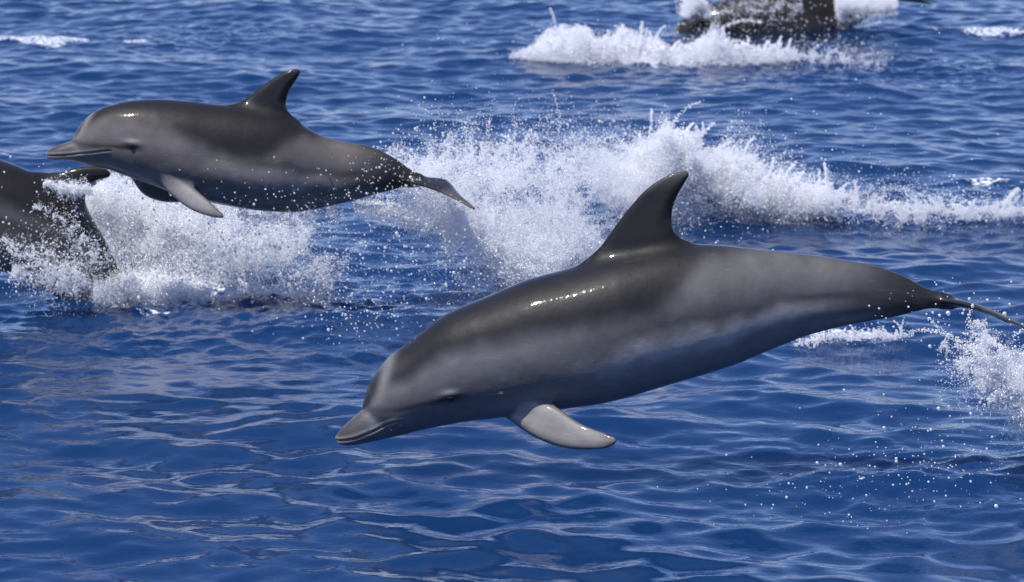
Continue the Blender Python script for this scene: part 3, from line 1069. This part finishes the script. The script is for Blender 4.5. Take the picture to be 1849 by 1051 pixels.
# water sheeting off that dolphin's back
spray('thin sheets of water streaming off the dark dolphin flank',
      stroke([(80, 330, 5), (105, 338, 9), (150, 345, 11), (165, 340, 6)], 2600, 14.98, 0.02, 0.0018, 0.3, 0.8, 16, 11),
      stroke([(60, 372, 5), (100, 385, 9), (130, 410, 12), (165, 455, 20), (190, 480, 25)], 1500, 14.9, 0.03, 0.0017, 0.5, 0.92, 16, 12),
      stroke([(0, 432, 6), (30, 450, 16), (80, 470, 26), (150, 500, 30)], 2600, 14.88, 0.04, 0.0018, 0.5, 0.9, 18, 13),
      stroke([(20, 490, 10), (80, 500, 24), (140, 515, 26), (200, 525, 20)], 4200, 14.92, 0.05, 0.0018, 0.5, 0.85, 18, 14),
      scatter(110, 430, 50, 50, 260, 14.8, 0.05, 0.0024), scatter(60, 490, 40, 25, 200, 14.8, 0.05, 0.0024))
# spray dragged up by the young dolphin's tail
spray('wide veil of spray trailing from the smaller dolphin tail',
      stroke([(690, 290, 14), (740, 320, 24), (800, 370, 34), (860, 420, 42), (930, 460, 46), (1010, 500, 44)], 60000, 15.1, 0.12, 0.0017, 0.4, 0.8, 32, 21),
      stroke([(760, 300, 30), (860, 330, 50), (950, 380, 65), (1040, 430, 65), (1080, 470, 40)], 36000, 15.6, 0.25, 0.0016, 0.5, 0.85, 40, 22),
      stroke([(800, 270, 20), (900, 280, 35), (1000, 300, 40), (1080, 330, 45)], 9000, 15.8, 0.3, 0.0017, 0.6, 0.92, 28, 23),
      stroke([(930, 500, 20), (980, 470, 40), (1040, 460, 60), (1080, 440, 50)], 28000, 15.7, 0.2, 0.0018, 0.4, 0.6, 40, 24),
      stroke([(640, 372, 8), (690, 375, 12), (740, 392, 12), (780, 410, 8)], 7000, 15.0, 0.1, 0.0018, 0.5, 0.8, 24, 25),
      stroke([(430, 385, 8), (520, 395, 14), (620, 380, 14)], 2600, 14.9, 0.15, 0.0016, 0.6, 0.9, 20, 26),
      fingers(740, 1090, [(740, 330), (900, 330), (1090, 330)], 80, 70, 15.4, 0.25, 0.0013, 0.3, 0.8, 160),
      fingers(900, 1010, [(900, 470), (1010, 500)], 30, 60, 15.2, 0.15, 0.0013, -0.7, 0.5, 140),
      scatter(800, 280, 60, 35, 420, 15.0, 0.3), scatter(940, 290, 70, 40, 600, 15.4, 0.3), scatter(760, 440, 90, 50, 600, 14.9, 0.3), scatter(780, 210, 16, 26, 26, 14.9, 0.1),
      scatter(900, 480, 90, 40, 400, 14.6, 0.3), scatter(700, 330, 60, 26, 160, 14.6, 0.06, 0.0024), scatter(520, 350, 100, 24, 90, 14.5, 0.05, 0.0022))
# breaking splash behind the big fin
spray('tall breaking splash with a long white tail behind the tall fin',
      stroke([(1190, 250, 12), (1215, 245, 18), (1200, 290, 40), (1180, 340, 70), (1150, 380, 70)], 70000, 17.6, 0.2, 0.0022, 0.3, 0.5, 40, 31),
      stroke([(1215, 240, 5), (1245, 245, 7), (1262, 252, 4)], 1600, 17.6, 0.03, 0.0021, 0.3, 0.4, 20, 35),
      stroke([(1240, 245, 5), (1250, 280, 12), (1270, 320, 36), (1330, 350, 32), (1420, 356, 24), (1500, 364, 14)], 110000, 17.7, 0.2, 0.0022, 0.3, 0.5, 36, 32),
      stroke([(1270, 290, 10), (1330, 298, 12), (1365, 296, 7), (1378, 312, 5)], 5000, 17.6, 0.06, 0.0021, 0.4, 0.6, 20, 36),
      stroke([(1480, 360, 18), (1560, 372, 20), (1640, 380, 20), (1740, 385, 16), (1849, 380, 10)], 15000, 17.6, 0.25, 0.0020, 0.5, 0.9, 26, 33),
      stroke([(1080, 350, 36), (1130, 320, 40), (1180, 300, 40)], 12000, 17.8, 0.25, 0.0018, 0.5, 0.85, 36, 34),
      stroke([(1810, 370, 4), (1830, 350, 5), (1840, 340, 3)], 500, 17.5, 0.05, 0.002, 0.3, 0.5, 20, 37),
      fingers(1130, 1260, [(1130, 300), (1200, 262), (1260, 265)], 40, 42, 17.5, 0.15, 0.0017, 0.1, 0.6, 150),
      fingers(1260, 1520, [(1260, 310), (1340, 318), (1420, 335), (1520, 358)], 70, 36, 17.5, 0.15, 0.0017, 0.2, 0.7, 130),
      fingers(1500, 1849, [(1500, 375), (1849, 388)], 70, 26, 17.5, 0.2, 0.0017, 0.0, 0.8, 60),
      scatter(1310, 230, 50, 45, 40, 17.0, 0.3), scatter(1500, 350, 120, 35, 260, 17.4, 0.4), scatter(1700, 375, 90, 25, 200, 17.4, 0.4), scatter(1420, 230, 90, 60, 40, 17.0, 0.5), scatter(1310, 420, 50, 22, 50, 15.5, 0.6))
# the far crest
spray('low torn crest of white foam on the far swell',
      ridge_crest(918, 1440, [(918, 98), (1040, 108), (1160, 118), (1300, 112), (1440, 104)],
                  [(918, 1), (950, 8), (985, 30), (1020, 40), (1090, 36), (1135, 50), (1200, 30), (1290, 48), (1310, 44), (1360, 22), (1440, 8)], 110000, 25.3, 0.2, 0.0034, 41),
      stroke([(1420, 100, 10), (1500, 104, 14), (1600, 118, 10)], 2600, 25.2, 0.3, 0.0030, 0.6, 0.9, 18, 42),
      fingers(985, 1430, [(985, 92), (1040, 88), (1135, 84), (1200, 96), (1290, 84), (1360, 94), (1430, 100)], 110, 22, 25.2, 0.15, 0.0024, 0.0, 0.5, 130),
      scatter(1180, 70, 160, 18, 200, 25.2, 0.3, 0.004), scatter(1480, 100, 90, 18, 160, 25.2, 0.3, 0.004))
spray('splash round the far dolphin back at the surface',
      stroke([(1236, 32, 5), (1246, 14, 10), (1262, -6, 16)], 7000, 27.2, 0.1, 0.0036, 0.35, 0.6, 20, 51),
      stroke([(1510, 8, 14), (1550, 6, 16), (1620, 6, 10)], 16000, 27.2, 0.15, 0.0034, 0.4, 0.7, 20, 52),
      stroke([(1270, 24, 12), (1350, 14, 18), (1450, 10, 18)], 900, 27.0, 0.1, 0.0034, 0.5, 0.9, 14, 53),
      scatter(1400, 30, 90, 22, 160, 26.9, 0.1, 0.0042))
# water still falling from the big dolphin's tail
spray('falling drops and a soft white puff under the large dolphin tail',
      stroke([(1765, 578, 5), (1775, 610, 14), (1790, 650, 26), (1810, 690, 30)], 6000, 11.5, 0.08, 0.0016, 0.5, 0.9, 22, 61),
      stroke([(1815, 640, 14), (1840, 690, 26), (1850, 730, 24), (1880, 760, 30)], 30000, 11.6, 0.12, 0.0013, 0.3, 0.3, 40, 62),
      stroke([(1700, 620, 10), (1740, 650, 22), (1800, 700, 30), (1849, 740, 20)], 3000, 11.5, 0.12, 0.0014, 0.6, 0.92, 20, 63),
      fingers(1760, 1860, [(1760, 640), (1860, 720)], 30, 70, 11.5, 0.1, 0.0013, -0.4, 0.7, 130),
      scatter(1780, 650, 45, 50, 220, 11.5, 0.12, 0.0026), scatter(1700, 560, 60, 30, 40, 11.4, 0.1, 0.0020), scatter(1730, 770, 90, 60, 60, 11.4, 0.2, 0.0024))
spray('thin ruffle of foam on the water below the tail stock',
      fingers(1440, 1640, [(1440, 622), (1480, 612), (1550, 608), (1640, 608)], 55, 17, 14.2, 0.08, 0.0013, 0.0, 0.9, 50),
      stroke([(1430, 625, 3), (1480, 610, 6), (1500, 604, 8), (1540, 609, 4), (1580, 600, 8), (1610, 609, 4), (1650, 603, 3)], 1500, 14.2, 0.1, 0.0018, 0.5, 0.85, 16, 71),
      scatter(1560, 600, 60, 14, 60, 14.1, 0.2, 0.0024))
spray('glinting stray drops over the rippled foreground water',
      scatter(1650, 840, 120, 50, 160, 11.2, 0.5, 0.0020), scatter(1560, 880, 150, 30, 120, 11.0, 0.3, 0.0018), scatter(1500, 250, 220, 110, 70, 15.0, 2.0, 0.0022))
